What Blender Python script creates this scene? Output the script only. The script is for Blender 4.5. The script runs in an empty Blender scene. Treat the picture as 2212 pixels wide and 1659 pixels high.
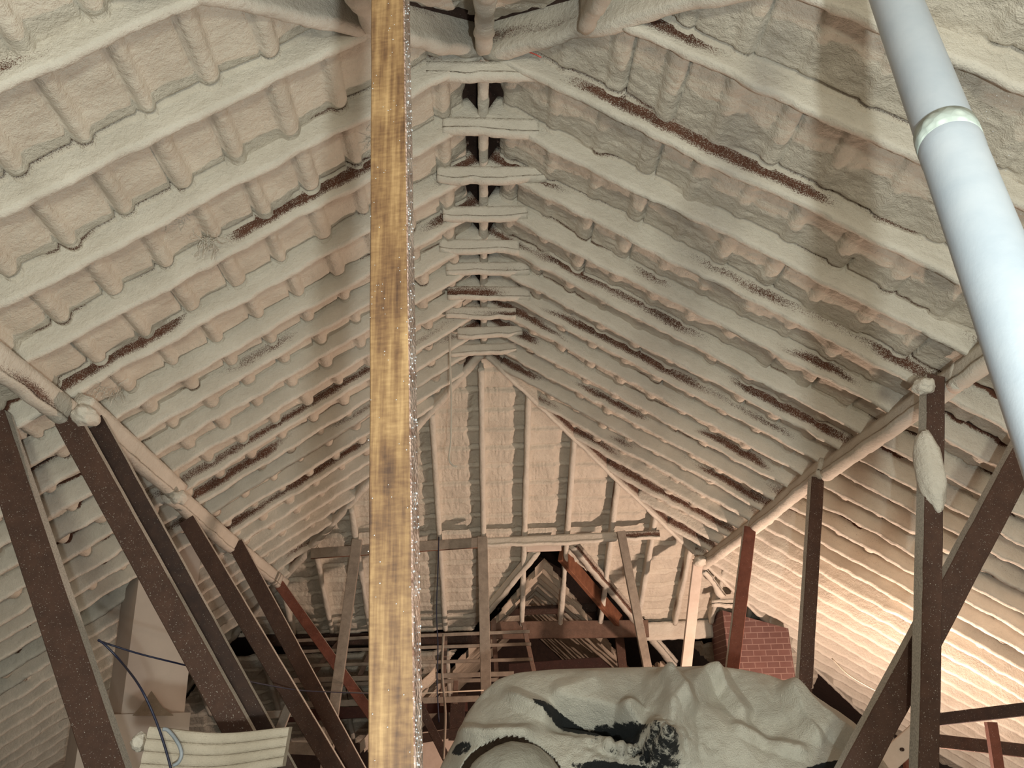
import bpy, math, random
import numpy as np
from mathutils import Vector, Matrix

# ---------------------------------------------------------------- camera, light, exposure
SC = bpy.context.scene
F = 1866.16
CAM = np.array([0., 0., 1.6])
M = np.array([[0.99914313, -0.02895428, -0.02957451],
              [-0.01656955, 0.37496868, -0.92688939],
              [0.03792693, 0.92658520, 0.37416762]])          # rows: right, down, forward
cd = bpy.data.cameras.new('camera'); cam = bpy.data.objects.new('camera', cd)
SC.collection.objects.link(cam); SC.camera = cam
cd.sensor_width = 36; cd.lens = F / 2212 * 36; cd.clip_start = .02; cd.clip_end = 200
cam.matrix_world = Matrix([[M[0][i], -M[1][i], -M[2][i], CAM[i]] for i in range(3)] + [[0, 0, 0, 1]])
SC.view_settings.view_transform = 'Standard'; SC.view_settings.look = 'None'
SC.view_settings.exposure = 0.1; SC.view_settings.gamma = 1; SC.view_settings.use_curve_mapping = False
W = bpy.data.worlds.new('attic_air'); SC.world = W; W.use_nodes = True
W.node_tree.nodes['Background'].inputs[0].default_value = (1, .9, .74, 1)
W.node_tree.nodes['Background'].inputs[1].default_value = 1.05

def lamp(name, loc, power, color, size):
    l = bpy.data.lights.new(name, 'POINT'); l.energy = power; l.color = color; l.shadow_soft_size = size
    o = bpy.data.objects.new(name, l); SC.collection.objects.link(o); o.location = loc
    return o
lamp('camera_flash', (.22, -.35, 1.22), 270, (.90, 1, .97), .03)
lamp('work_lamp', (3.1, 7.3, .55), 500, (1, .73, .57), .05)
lamp('fill_light', (.5, -2.6, .9), 420, (.97, .98, .80), .25)  # unseen fill light added behind the camera for broad yellowish brightness

# ---------------------------------------------------------------- roof geometry (metres, z=0 attic floor)
H = 4.6; XR = .045; TR = .6165; TL = .6497; YN = 3.27; YE = 6.74; AR = .979; AL = .796; KN = 1.0
SH = .56; SN = .633
D = .104                      # depth of foam behind the rafters' lower edges
def zr(x): return H - TR * (x - XR)
def zl(x): return H - TL * (XR - x)
def zh(y): return H - SH * (y - YE)
def zn(y): return H - SN * (YN - y)
def ray(px, py): return M.T @ np.array([(px - 1106) / F, (py - 829.5) / F, 1.])
def at(px, py, Y): r = ray(px, py); return CAM + r * Y / r[1]
def onR(px, py, off=0):
    r = ray(px, py); return CAM + r * (3. + off + TR * XR) / (r[2] + TR * r[0])
def onL(px, py, off=0):
    r = ray(px, py); return CAM + r * (3. + off - TL * XR) / (r[2] - TL * r[0])
def onH(px, py, off=0):
    r = ray(px, py); return CAM + r * (3. + off + SH * YE) / (r[2] + SH * r[1])

# ---------------------------------------------------------------- noise
def _h(i, j, k, s):
    n = (i * 374761393 + j * 668265263 + k * 1442695041 + s * 974634777) & 0x7fffffff
    n = ((n ^ (n >> 13)) * 1274126177) & 0x7fffffff
    return ((n ^ (n >> 16)) & 0xffff) / 32768. - 1
def vn(p, scale=1., s=0):
    p = np.asarray(p, float) * scale
    b = np.floor(p).astype(np.int64); f = p - b; f = f * f * (3 - 2 * f)
    r = 0
    for dx in (0, 1):
        for dy in (0, 1):
            for dz in (0, 1):
                w = (f[:, 0] if dx else 1 - f[:, 0]) * (f[:, 1] if dy else 1 - f[:, 1]) * (f[:, 2] if dz else 1 - f[:, 2])
                r = r + w * _h(b[:, 0] + dx, b[:, 1] + dy, b[:, 2] + dz, s)
    return r
def fbm(p, scale, s=0, n=3):
    return sum(vn(p, scale * 2 ** i, s + 7 * i) * .5 ** i for i in range(n))
def sst(a, b, x): t = np.clip((x - a) / (b - a), 0, 1); return t * t * (3 - 2 * t)

# ---------------------------------------------------------------- materials
def new_mat(name):
    m = bpy.data.materials.new(name); m.use_nodes = True
    return m, m.node_tree.nodes, m.node_tree.links, m.node_tree.nodes['Principled BSDF']
def N(ns, t, **k):
    n = ns.new(t)
    for a, b in k.items(): setattr(n, a, b)
    return n
def noise(ns, ls, co, scale, detail=4, rough=.6):
    n = N(ns, 'ShaderNodeTexNoise'); n.inputs['Scale'].default_value = scale
    n.inputs['Detail'].default_value = detail; n.inputs['Roughness'].default_value = rough
    ls.new(co, n.inputs['Vector']); return n.outputs['Fac']
def ramp(ns, ls, fac, stops):
    r = N(ns, 'ShaderNodeValToRGB'); e = r.color_ramp.elements
    e[0].position, e[0].color = stops[0][0], (*stops[0][1], 1)
    e[1].position, e[1].color = stops[-1][0], (*stops[-1][1], 1)
    for p, c in stops[1:-1]:
        x = e.new(p); x.color = (*c, 1)
    ls.new(fac, r.inputs[0]); return r.outputs[0]
def math_(ns, ls, op, a, b):
    n = N(ns, 'ShaderNodeMath', operation=op)
    for i, v in enumerate((a, b)):
        if hasattr(v, 'is_linked') or hasattr(v, 'links'): ls.new(v, n.inputs[i])
        else: n.inputs[i].default_value = v
    return n.outputs[0]
def mixc(ns, ls, fac, a, b):
    n = N(ns, 'ShaderNodeMix', data_type='RGBA')
    for i, v in ((0, fac), (6, a), (7, b)):
        if hasattr(v, 'links'): ls.new(v, n.inputs[i])
        elif i == 0: n.inputs[i].default_value = v
        else: n.inputs[i].default_value = (*v, 1)
    return n.outputs[2]
def bump(ns, ls, bs, h, strength, dist):
    b = N(ns, 'ShaderNodeBump'); b.inputs['Strength'].default_value = strength; b.inputs['Distance'].default_value = dist
    ls.new(h, b.inputs['Height']); ls.new(b.outputs[0], bs.inputs['Normal'])

def foam_mat(name, c1, c2, bare=True, wood=(.075, .032, .02), bd=.004):
    m, ns, ls, bs = new_mat(name)
    g = N(ns, 'ShaderNodeNewGeometry').outputs['Position']
    col = ramp(ns, ls, noise(ns, ls, g, 5, 4), [(.3, c1), (.7, c2)])
    fine = noise(ns, ls, g, 160, 3, .7); mid = noise(ns, ls, g, 38, 3, .6)
    if bare:
        a = N(ns, 'ShaderNodeAttribute', attribute_name='bare').outputs['Fac']
        k = math_(ns, ls, 'ADD', math_(ns, ls, 'MULTIPLY', a, .37), math_(ns, ls, 'MULTIPLY', noise(ns, ls, g, 210, 2, .8), .7))
        k = math_(ns, ls, 'ADD', k, math_(ns, ls, 'MULTIPLY', mid, .12))
        msk = ramp(ns, ls, k, [(.62, (0, 0, 0)), (.74, (1, 1, 1))])
        wd = ramp(ns, ls, noise(ns, ls, g, 9, 3), [(.3, wood), (.75, tuple(x * 1.9 for x in wood))])
        col = mixc(ns, ls, msk, col, wd)
    ls.new(col, bs.inputs['Base Color'])
    bs.inputs['Roughness'].default_value = .95; bs.inputs['Specular IOR Level'].default_value = .15
    h = math_(ns, ls, 'ADD', math_(ns, ls, 'MULTIPLY', fine, .5), mid)
    bump(ns, ls, bs, h, .8, bd * 2.6)
    return m
FOAM = foam_mat('sprayed_foam', (.58, .53, .455), (.68, .63, .55))
FOAM_DECK = foam_mat('sprayed_foam_panels', (.56, .50, .42), (.68, .615, .52), bd=.006)
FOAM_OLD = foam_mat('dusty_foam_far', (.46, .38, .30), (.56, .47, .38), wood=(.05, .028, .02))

def wood_mat(name, c1, c2, speck=0., rough=.8, stretch=(1, 1, 1), scale=14, dust=(.5, .47, .42)):
    m, ns, ls, bs = new_mat(name)
    tc = N(ns, 'ShaderNodeTexCoord').outputs['Object']
    mp = N(ns, 'ShaderNodeMapping'); mp.inputs['Scale'].default_value = stretch; ls.new(tc, mp.inputs[0])
    n1 = noise(ns, ls, mp.outputs[0], scale, 6, .65)
    col = ramp(ns, ls, n1, [(.3, c1), (.7, c2)])
    if speck:
        s = ramp(ns, ls, noise(ns, ls, tc, 170, 2, .7), [(.70 - speck * .08, (0, 0, 0)), (.76 - speck * .08, (1, 1, 1))])
        col = mixc(ns, ls, s, col, dust)
    ls.new(col, bs.inputs['Base Color']); bs.inputs['Roughness'].default_value = rough
    bump(ns, ls, bs, n1, .3, .004)
    return m
DARK = wood_mat('brown_timber', (.048, .022, .014), (.080, .038, .024), .5)
DARK2 = wood_mat('dark_timber', (.026, .013, .010), (.055, .027, .018), .3)
RED = wood_mat('reddish_timber', (.12, .036, .022), (.20, .068, .042), .3)
ORANGE = wood_mat('orange_brown_timber', (.14, .05, .025), (.25, .10, .05), .2)
GREYW = wood_mat('dusty_grey_timber', (.20, .165, .135), (.32, .27, .22), .5)
PINKW = wood_mat('pale_board', (.62, .50, .42), (.72, .60, .52), .1)
PLASTER = wood_mat('pale_render', (.52, .44, .38), (.60, .51, .44), 0, .9, scale=3)
def dust_mat():
    m, ns, ls, bs = new_mat('foam_dusted_edge')
    tc = N(ns, 'ShaderNodeTexCoord').outputs['Object']
    n1 = noise(ns, ls, tc, 120, 4, .7)
    ls.new(ramp(ns, ls, n1, [(.33, (.30, .28, .24)), (.5, (.48, .45, .40)), (.7, (.66, .63, .56))]), bs.inputs['Base Color'])
    bs.inputs['Roughness'].default_value = .95
    bump(ns, ls, bs, n1, .6, .006); return m
DUST = dust_mat()

# ---------------------------------------------------------------- object helpers
C = SC.collection
def link_mesh(name, V, Fc, mats, parent=None, smooth=True, attr=None, midx=None, base=None):
    V = np.asarray(V, float)
    if base is None:
        base = np.array([V[:, 0].mean(), V[:, 1].mean(), V[:, 2].min()])
    base = np.asarray(base, float)
    me = bpy.data.meshes.new(name)
    if isinstance(Fc, np.ndarray) and Fc.ndim == 2:
        nf, k = Fc.shape
        me.vertices.add(len(V)); me.vertices.foreach_set('co', (V - base).astype(np.float32).ravel())
        me.loops.add(nf * k); me.loops.foreach_set('vertex_index', Fc.astype(np.int32).ravel())
        me.polygons.add(nf); me.polygons.foreach_set('loop_start', np.arange(0, nf * k, k, dtype=np.int32))
        me.polygons.foreach_set('loop_total', np.full(nf, k, dtype=np.int32))
        me.update(calc_edges=True); me.validate()
    else:
        me.from_pydata([tuple(v) for v in (V - base)], [], [tuple(f) for f in Fc]); me.update()
    for m in (mats if isinstance(mats, (list, tuple)) else [mats]): me.materials.append(m)
    if midx is not None: me.polygons.foreach_set('material_index', np.asarray(midx, dtype=np.int32))
    me.polygons.foreach_set('use_smooth', np.full(len(me.polygons), smooth))
    if attr is not None:
        a = me.attributes.new('bare', 'FLOAT', 'POINT'); a.data.foreach_set('value', np.asarray(attr, dtype=np.float32))
    o = bpy.data.objects.new(name, me); C.objects.link(o); o.location = base
    if parent is not None:
        o.parent = parent; o.location = base - np.array(parent.location)
    return o
def tag(o, label=None, cat=None, group=None, kind=None):
    if label: o['label'] = label
    if cat: o['category'] = cat
    if group: o['group'] = group
    if kind: o['kind'] = kind
    return o
def empty(name, loc, label, cat, group=None):
    o = bpy.data.objects.new(name, None); C.objects.link(o); o.location = loc; o.empty_display_size = .1
    return tag(o, label, cat, group)
def nrm(v): v = np.asarray(v, float); return v / np.linalg.norm(v)

def member(name, P, Q, up, w, d, bead, amp, mats, seed=0, seg=.035, parent=None, bare=None, lump=1., wave=None, cap=True, M_=18, base=None):
    """foam coated timber from P to Q; P,Q lie on its exposed lower edge, up points into the roof"""
    P = np.asarray(P, float); Q = np.asarray(Q, float); L = np.linalg.norm(Q - P); t = (Q - P) / L
    up = nrm(up - t * np.dot(up, t)); side = np.cross(t, up)
    n = max(3, int(L / seg)); S = np.linspace(0, 1, n + 1)
    rng = np.random.RandomState(seed)
    # section (a: side, b: up)
    sec = [(-.5, d), (-.5, d * .8), (-.5, d * .6), (-.5, d * .42), (-.52, d * .28)]
    rb = bead / w / 2
    for k in range(9):
        th = math.pi * (1.12 + (2 - .24) / 2 * k / 8 * 1.0)
        th = math.pi * (1.0 + k / 8)
        sec.append((rb * math.cos(th), bead * .42 + bead * .42 * math.sin(th)))
    sec += [(.52, d * .28), (.5, d * .42), (.5, d * .6), (.5, d * .8), (.5, d)]
    sec = np.array(sec); m = len(sec)
    ctr = P[None] + (Q - P)[None] * S[:, None]
    l1 = np.stack([S * L, np.zeros_like(S) + seed * 3.1, np.zeros_like(S)], 1)
    bw = 1 + .16 * lump * fbm(l1, 6, seed, 3)
    dz = -.008 * lump * fbm(l1 + 50, 3.6, seed, 3) - .006 * lump * fbm(l1 + 90, 10, seed, 2)
    V = np.zeros((n + 1, m, 3)); B = np.zeros((n + 1, m))
    lowm = 1 - sst(.3, .75, sec[:, 1] / d)
    a = sec[:, 0][None] * w * (1 + (bw[:, None] - 1) * lowm[None])
    b = sec[:, 1][None] + dz[:, None] * lowm[None]
    V = ctr[:, None] + side[None, None] * a[..., None] + up[None, None] * b[..., None]
    V = V.reshape(-1, 3)
    na = vn(V, 26, seed) * .6 + vn(V, 60, seed + 3) * .4
    cy = side[None] * sec[:, 0][:, None] * w + up[None] * (sec[:, 1] - d * .5)[:, None]
    cy /= np.linalg.norm(cy, axis=1)[:, None]
    low_ = np.tile(1 - sst(.25, .5, sec[:, 1] / d), n + 1)
    na = na * amp + low_ * .0035 * vn(V, 95, seed + 9)
    V += np.tile(cy, (n + 1, 1)) * na[:, None]
    if bare is not None:
        # exposed wood on the flanks
        l2 = np.repeat(S * L, m); q2 = np.stack([l2, np.full_like(l2, seed * 5.7), np.tile(sec[:, 1], n + 1) * 3], 1)
        f = fbm(q2, .9, seed + 11, 3)
        rel = np.tile(sec[:, 1] / d, n + 1)
        B = sst(.64 - bare * .62, .92 - bare * .62, f * .5 + .5) * sst(.18, .34, rel) * (1 - .35 * sst(.55, .9, rel))
        B = B.ravel() * (1 - .6 * sst(2.2, 2.6, np.abs(V[:, 0])))
    else: B = np.zeros(len(V))
    idx = np.arange((n + 1) * m).reshape(n + 1, m)
    q = np.stack([idx[:-1, :-1], idx[:-1, 1:], idx[1:, 1:], idx[1:, :-1]], -1).reshape(-1, 4)
    q2 = np.stack([idx[:-1, -1], idx[:-1, 0], idx[1:, 0], idx[1:, -1]], -1).reshape(-1, 4)
    Fc = np.concatenate([q, q2])
    if cap:
        V = np.concatenate([V, [V[:m].mean(0)], [V[-m:].mean(0)]]); B = np.concatenate([B, [0, 0]])
        c0 = len(V) - 2; c1 = c0 + 1
        e0 = np.array([[c0, idx[0, (k + 1) % m], idx[0, k], idx[0, k]] for k in range(m)])
        e1 = np.array([[c1, idx[-1, k], idx[-1, (k + 1) % m], idx[-1, (k + 1) % m]] for k in range(m)])
        faces = [tuple(f) for f in Fc] + [tuple(f[:3]) for f in e0] + [tuple(f[:3]) for f in e1]
        return link_mesh(name, V, faces, mats, parent, attr=B, base=base)
    return link_mesh(name, V, Fc, mats, parent, attr=B, base=base)

def timber(name, P, Q, side, w, t, mats, parent=None, dusty=(1,), seed=0, rough=.0015, bev=.004, base=None):
    """sawn board from P to Q (centre line); side: direction of its wide dimension w; t thickness. dusty: 0 -side,1 +side,2 -thick,3 +thick"""
    P = np.asarray(P, float); Q = np.asarray(Q, float); L = np.linalg.norm(Q - P); ax = (Q - P) / L
    side = nrm(side - ax * np.dot(side, ax)); th = np.cross(ax, side)
    n = max(2, int(L / .08)); S = np.linspace(0, 1, n + 1)
    hw, ht = w / 2, t / 2; e = min(bev, ht * .4)
    sec = np.array([(-hw, -ht + e), (-hw, ht - e), (-hw + e, ht), (hw - e, ht), (hw, ht - e), (hw, -ht + e), (hw - e, -ht), (-hw + e, -ht)])
    fs = [0, 3, 3, 3, 1, 1, 2, 0]      # which side each strip belongs to
    m = 8
    V = (P[None] + (Q - P)[None] * S[:, None])[:, None] + side * sec[:, 0][None, :, None] + th * sec[:, 1][None, :, None]
    V = V.reshape(-1, 3); V += (vn(V, 14, seed) * rough)[:, None] * (side + th)[None]
    idx = np.arange((n + 1) * m).reshape(n + 1, m); Fc = []; mi = []
    for i in range(n):
        for k in range(m):
            Fc.append((idx[i, k], idx[i, (k + 1) % m], idx[i + 1, (k + 1) % m], idx[i + 1, k])); mi.append(1 if fs[k] in dusty else 0)
    Fc.append(tuple(idx[0][::-1])); Fc.append(tuple(idx[-1])); mi += [0, 0]
    if not isinstance(mats, (list, tuple)): mats = [mats, DUST]
    return link_mesh(name, V, Fc, mats, parent, smooth=False, midx=mi, base=base)

def tube(name, pts, r, mat, parent=None, n=8, rr=None, base=None, closed_end=True):
    pts = np.array([np.asarray(p, float) for p in pts]); V = []; k = len(pts)
    for i in range(k):
        t = nrm(pts[min(i + 1, k - 1)] - pts[max(i - 1, 0)])
        u = nrm(np.cross(t, (0.31, .17, .93))); v = np.cross(t, u); R = (rr[i] if rr is not None else r)
        for a in range(n): V.append(pts[i] + R * (u * math.cos(2 * math.pi * a / n) + v * math.sin(2 * math.pi * a / n)))
    Fc = [(i * n + a, i * n + (a + 1) % n, (i + 1) * n + (a + 1) % n, (i + 1) * n + a) for i in range(k - 1) for a in range(n)]
    if closed_end: Fc += [tuple(range(n))[::-1], tuple(range((k - 1) * n, k * n))]
    return link_mesh(name, V, Fc, mat, parent, base=base)
def catmull(P, per=10):
    P = [np.asarray(p, float) for p in P]; Q = [2 * P[0] - P[1]] + P + [2 * P[-1] - P[-2]]; out = []
    for i in range(1, len(Q) - 2):
        for k in range(per):
            t = k / per
            out.append(.5 * ((2 * Q[i]) + (-Q[i - 1] + Q[i + 1]) * t + (2 * Q[i - 1] - 5 * Q[i] + 4 * Q[i + 1] - Q[i + 2]) * t * t + (-Q[i - 1] + 3 * Q[i] - 3 * Q[i + 1] + Q[i + 2]) * t ** 3))
    out.append(P[-1]); return out
def blob(name, c, r, mat, parent=None, seed=0, amp=.25, n=20, squash=(1, 1, 1)):
    V = []; Fc = []
    for i in range(n + 1):
        for j in range(n * 2):
            a = math.pi * i / n; b = math.pi * j / n
            V.append((math.sin(a) * math.cos(b), math.sin(a) * math.sin(b), math.cos(a)))
    V = np.array(V); k = 1 + amp * fbm(V, 2.3, seed, 3)
    V = V * k[:, None] * r * np.array(squash) + np.asarray(c)
    m = n * 2
    for i in range(n):
        for j in range(m): Fc.append((i * m + j, (i + 1) * m + j, (i + 1) * m + (j + 1) % m, i * m + (j + 1) % m))
    return link_mesh(name, V, Fc, mat, parent)

ORD = ['first', 'second', 'third', 'fourth', 'fifth', 'sixth', 'seventh', 'eighth', 'ninth', 'tenth', 'eleventh', 'twelfth', 'thirteenth',
       'fourteenth', 'fifteenth', 'sixteenth', 'seventeenth', 'eighteenth', 'nineteenth', 'twentieth']

# ---------------------------------------------------------------- rafter positions along the ridge
YRs = [1.32, 1.79, 2.26, 2.73, 3.26, 3.71, 4.14, 4.53, 4.91, 5.23, 5.54, 5.86, 6.20, 6.53]
YLs = [1.36, 1.84, 2.31, 2.81, 3.28, 3.72, 4.16, 4.57, 4.90, 5.23, 5.58, 5.95, 6.31, 6.60]
JR = [6.88 + .345 * i for i in range(14)]
JL = [6.93 + .345 * i for i in range(12)]
XH = [-3.4, -2.98, -2.56, -2.14, -1.71, -1.28, -.85, -.43, .02, .44, .88, 1.34, 1.77, 2.2, 2.62, 3.04]
XN = [-.42, .045, .47]

YRs = [y - .022 for y in YRs]; YLs = [y - .022 for y in YLs]; JR = [y - .02 for y in JR]; JL = [y - .02 for y in JL]
# ---------------------------------------------------------------- sprayed decks
def deck(name, side, rows, x0, x1, dx, dy, label_kind='structure'):
    """side: 'R' or 'L'; rows: y positions of its rafters"""
    sgn = 1 if side == 'R' else -1; T = TR if side == 'R' else TL; A = AR if side == 'R' else AL
    th = math.atan(T); nv = np.array([sgn * math.sin(th), 0, math.cos(th)])
    us = []; x = x0
    while x < x1: us.append(x); x += dx if x < 3.2 else dx * 1.8
    us = np.array(us); ny = int((9.6) / dy); vv = np.linspace(0, 1, ny)
    U, Vv = np.meshgrid(us, vv, indexing='ij')
    ylo = np.maximum(YN - KN * U - .05, 1.0); yhi = np.minimum(YE + U / A + .03, 12.2)
    Y = ylo + (yhi - ylo) * Vv
    P = np.stack([U.ravel() * 1.0, Y.ravel(), np.zeros(U.size)], 1)
    s = U.ravel() / math.cos(th); y = Y.ravel()
    rows = np.array(sorted(rows)); k = np.clip(np.searchsorted(rows, y), 0, len(rows))
    up = np.where(k < len(rows), rows[np.clip(k, 0, len(rows) - 1)] - y, 9.)      # distance to next rafter further away
    dn = np.where(k > 0, y - rows[np.clip(k - 1, 0, len(rows) - 1)], 9.)
    q = np.stack([s, y, np.zeros_like(s)], 1)
    per = .262; off = .03 if side == 'L' else .11
    jit = .018 * _h(k, k * 0 + 3, k * 0, 5) + .012 * vn(q, 1.3, 4)
    ph = (s + jit + off) % per                        # 0 at the crack, growing down the slope
    row = np.floor((s + jit + off) / per).astype(np.int64)
    rnd = _h(row, k, row * 0, 9)
    bw = .040 + .010 * rnd
    c = per - .052                                     # rounded batten just up-slope of the crack
    t = np.clip(np.abs(ph - c) / bw, 0, 1)
    lift = (.036 if side == 'L' else .017) * np.sqrt(np.clip(1 - t * t, 0, 1)) * (1 + .25 * rnd)
    crack = -.030 * np.exp(-((ph - (per - .004)) / .006) ** 2) * (1 if side == 'L' else sst(-.2, .3, rnd))
    h = lift + crack
    h += .010 * fbm(q, 3.0, 21, 3) + .005 * vn(q, 12, 3)
    wr = np.abs(vn(np.stack([s * 1.0, y * 2.2, 0 * s], 1) + fbm(q, 5, 8)[:, None] * .06, 11, 17))
    h += (.007 if side == 'R' else .003) * (wr - .4) + (.003 if side == 'R' else .0018) * vn(q, 42, 31)
    # gap between the panel foam and the next rafter
    g = np.exp(-((up - .040) / .010) ** 2) * sst(-.45, .25, vn(np.stack([s, k * 3.3, 0 * s], 1), 3.4, 6))
    lowz = sst(2.6, 3.0, s)
    h -= .045 * g + lowz * .035 * np.exp(-((up - .045) / .022) ** 2) * sst(-.5, .2, vn(np.stack([s, k * 2.1, 0 * s], 1), 4.4, 16)) + lowz * .018
    h += .012 * np.exp(-(up / .03) ** 2) * 0 + .018 * np.exp(-(dn / .05) ** 2)
    rag = np.where(s < .16, .05 * fbm(np.stack([y, s * 0, s * 0], 1), 6, 2), 0)
    h -= .06 * (1 - sst(.0, .045, s + rag * .5))       # foam stops short of the ridge board
    zz = H - T * U.ravel()
    base = np.stack([XR + sgn * U.ravel(), y, zz], 1)
    Vt = base + nv[None] * (D - h)[:, None]
    bare = .9 * (1 - sst(.0, .04, s + rag * .5))
    bare = np.maximum(bare, .25 * sst(.5, .9, fbm(q, .8, 77)))
    gm = np.exp(-((up - .040) / .016) ** 2) * sst(-.1, .35, vn(np.stack([s, k * 2.1, 0 * s], 1), 4.4, 16))
    bare = np.maximum(bare, (.9 + 1.5 * lowz) * gm)   # slots left open to the brown boards
    n0, n1 = U.shape; idx = np.arange(n0 * n1).reshape(n0, n1)
    a, b, c_, d_ = idx[:-1, :-1], idx[:-1, 1:], idx[1:, 1:], idx[1:, :-1]
    Fc = np.stack([a, b, c_, d_] if side == 'L' else [a, d_, c_, b], -1).reshape(-1, 4)
    o = link_mesh(name, Vt, Fc, FOAM_DECK, attr=bare)
    # boards above the foam
    e = .05
    pts = []
    for xx in (-.12, 8):
        for yy in (-2, 14): pts.append(np.array([XR + sgn * xx, yy, H - T * xx]) + nv * (D + e))
    link_mesh('roof_boards', pts, [(0, 1, 3, 2)], DARK2, parent=o, smooth=False)
    return tag(o, kind='structure')
deck('ceiling', 'L', YLs + JL, 0, 6.9, .0105, .0135)
deck('ceiling', 'R', YRs + JR, 0, 6.9, .0105, .0135)

def hip_deck(name, far):
    A = (AR, AL) if far else (KN, KN); S_ = SH if far else SN
    th = math.atan(S_); sg = 1 if far else -1; y0 = YE if far else YN; Dh = .14 if far else .21
    nv = np.array([0, sg * math.sin(th), math.cos(th)])
    T1 = 5.6 if far else 2.4
    ts = np.linspace(0, T1, 420 if far else 200); vv = np.linspace(0, 1, 560 if far else 240)
    Tt, Vv = np.meshgrid(ts, vv, indexing='ij')
    xlo = XR - A[1] * Tt - .03; xhi = XR + A[0] * Tt + .03
    if far: xlo = np.maximum(xlo, -4.2); xhi = np.minimum(xhi, 4.2)
    X = xlo + (xhi - xlo) * Vv; x = X.ravel(); tt = Tt.ravel(); s = tt / math.cos(th)
    rows = np.array(sorted(XH if far else XN)); k = np.clip(np.searchsorted(rows, x), 0, len(rows))
    up = np.where(k < len(rows), rows[np.clip(k, 0, len(rows) - 1)] - x, 9.); dn = np.where(k > 0, x - rows[np.clip(k - 1, 0, len(rows) - 1)], 9.)
    q = np.stack([s, x, np.zeros_like(s)], 1)
    per = .236; jit = .006 * _h(k, k * 0 + 2, k * 0, 8); ph = (s + jit) % per; row = np.floor((s + jit) / per).astype(np.int64)
    rnd = _h(row, k, row * 0, 19)
    cr = np.exp(-((ph - .004) / .006) ** 2)
    bat = sst(.012, .03, ph) * (1 - sst(.05, .062, ph))
    blk = sst(.02, .05, ph) * (1 - sst(per - .02, per, ph))
    edge = sst(.10, .16, up + .035 * fbm(q, 9, 5) + .03 * rnd)     # foam is thick next to the stud on its left
    h = .012 * bat + .014 * blk * edge + .012 * edge - .026 * cr
    h += .006 * fbm(q, 4, 3) + .008 * edge * (np.abs(vn(np.stack([s * .7, x * 2.2, 0 * s], 1), 15, 7)) - .3)
    h += .02 * np.exp(-(dn / .035) ** 2)
    P = np.stack([x, y0 + sg * tt, H - S_ * tt], 1)
    Vt = P + nv[None] * (Dh - h)[:, None]
    n0, n1 = Tt.shape; idx = np.arange(n0 * n1).reshape(n0, n1)
    Fc = np.stack([idx[:-1, :-1], idx[1:, :-1], idx[1:, 1:], idx[:-1, 1:]], -1).reshape(-1, 4)
    if not far: Fc = Fc[:, ::-1]
    else:
        cen = P[Fc].mean(1); cy = cen[:, 1]; cx = cen[:, 0]
        # cross-gable opening
        ya, yb = 8.98, 10.06; f = (cy - ya) / (yb - ya)
        tri = (f > 0) & (cx > .66 - .64 * f) & (cx < .74 + 1.02 * f)
        low = (cy > 10.3) & (cx > -.25) & (cx < 2.1 + 1.0 * (cy - 10.3))
        lowl = (cy > 10.3) & (cy < 10.62)
        Fc = Fc[~(tri | low | lowl)]
    o = link_mesh(name, Vt, Fc, FOAM_DECK, attr=.22 * sst(.3, .9, fbm(q, .9, 4)))
    return tag(o, kind='structure')
hip_deck('ceiling', True); hip_deck('ceiling', False)
def shell(name, pts, faces): tag(link_mesh(name, pts, faces, DARK2, smooth=False), kind='structure')
ya_, za_ = 9.0, H - SH * (9.0 - YE) + .19
shell('ceiling', [(-.4, YE - .2, H + .30), (.5, YE - .2, H + .30), (3.2, ya_, za_), (-3.2, ya_, za_)], [(0, 1, 2, 3)])
shell('ceiling', [(-3.2, ya_, za_), (3.2, ya_, za_), (8, 14.8, za_ + 1.2), (-8, 14.8, za_ + 1.2)], [(0, 1, 2, 3)])
shell('wall_left', [(-7.5, -2, 0), (-7.5, 14.8, 0), (-7.5, 14.8, 4), (-7.5, -2, 1)], [(0, 1, 2, 3)])
shell('wall_right', [(7.5, -2, 0), (7.5, 14.8, 0), (7.5, 14.8, 4), (7.5, -2, 1)], [(0, 1, 2, 3)])

# ---------------------------------------------------------------- rafters
BARE_R = {1.32: 0, 1.79: 0, 2.26: 0, 2.73: .12, 3.26: .52, 3.71: .2, 4.14: .55, 4.53: .6, 4.91: .38, 5.23: .4, 5.54: .3, 5.86: .4, 6.20: .3, 6.53: .4}
BARE_L = {2.31: 0, 2.81: .05, 3.28: 0, 3.72: .1, 4.16: .1, 4.57: .34, 4.90: .2, 5.23: 0, 5.58: .25, 5.95: .1, 6.31: .5, 6.60: .3}
def rafter(side, y, i, jack):
    sgn = 1 if side == 'R' else -1; T = TR if side == 'R' else TL; A = AR if side == 'R' else AL
    x0 = 0.
    if y < YN - .05: x0 = (YN - y) / KN
    if y > YE: x0 = (y - YE) * A
    th = math.atan(T); nv = np.array([sgn * math.sin(th), 0, math.cos(th)])
    P = (XR + sgn * x0, y, H - T * x0); x1 = 6.8; Q = (XR + sgn * x1, y, H - T * x1)
    bare = (BARE_R if side == 'R' else BARE_L).get(round(y + .022, 2), .28 if side == 'R' else .18)
    if y > YE: bare = .30 if side == 'R' else .22
    sd = 'right' if side == 'R' else 'left'
    if y < YN - .08: lab = 'foam-coated rafter on the %s slope, %s of those nearer than the ridge' % (sd, ORD[i])
    elif not jack: lab = 'foam-coated rafter on the %s slope, %s back from the near ridge end' % (sd, ORD[i])
    else: lab = 'foam-coated short rafter on the %s slope, %s beyond the far ridge end' % (sd, ORD[i])
    o = member('rafter', P, Q, nv, .040, D + .05, .046, .003, FOAM, seed=int(round(y * 100)) + (7 if side == 'R' else 0), bare=bare, seg=.022)
    tag(o, lab, 'rafter', 'rafters of the %s slope' % sd)
i0 = 0; i1 = 0
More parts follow.
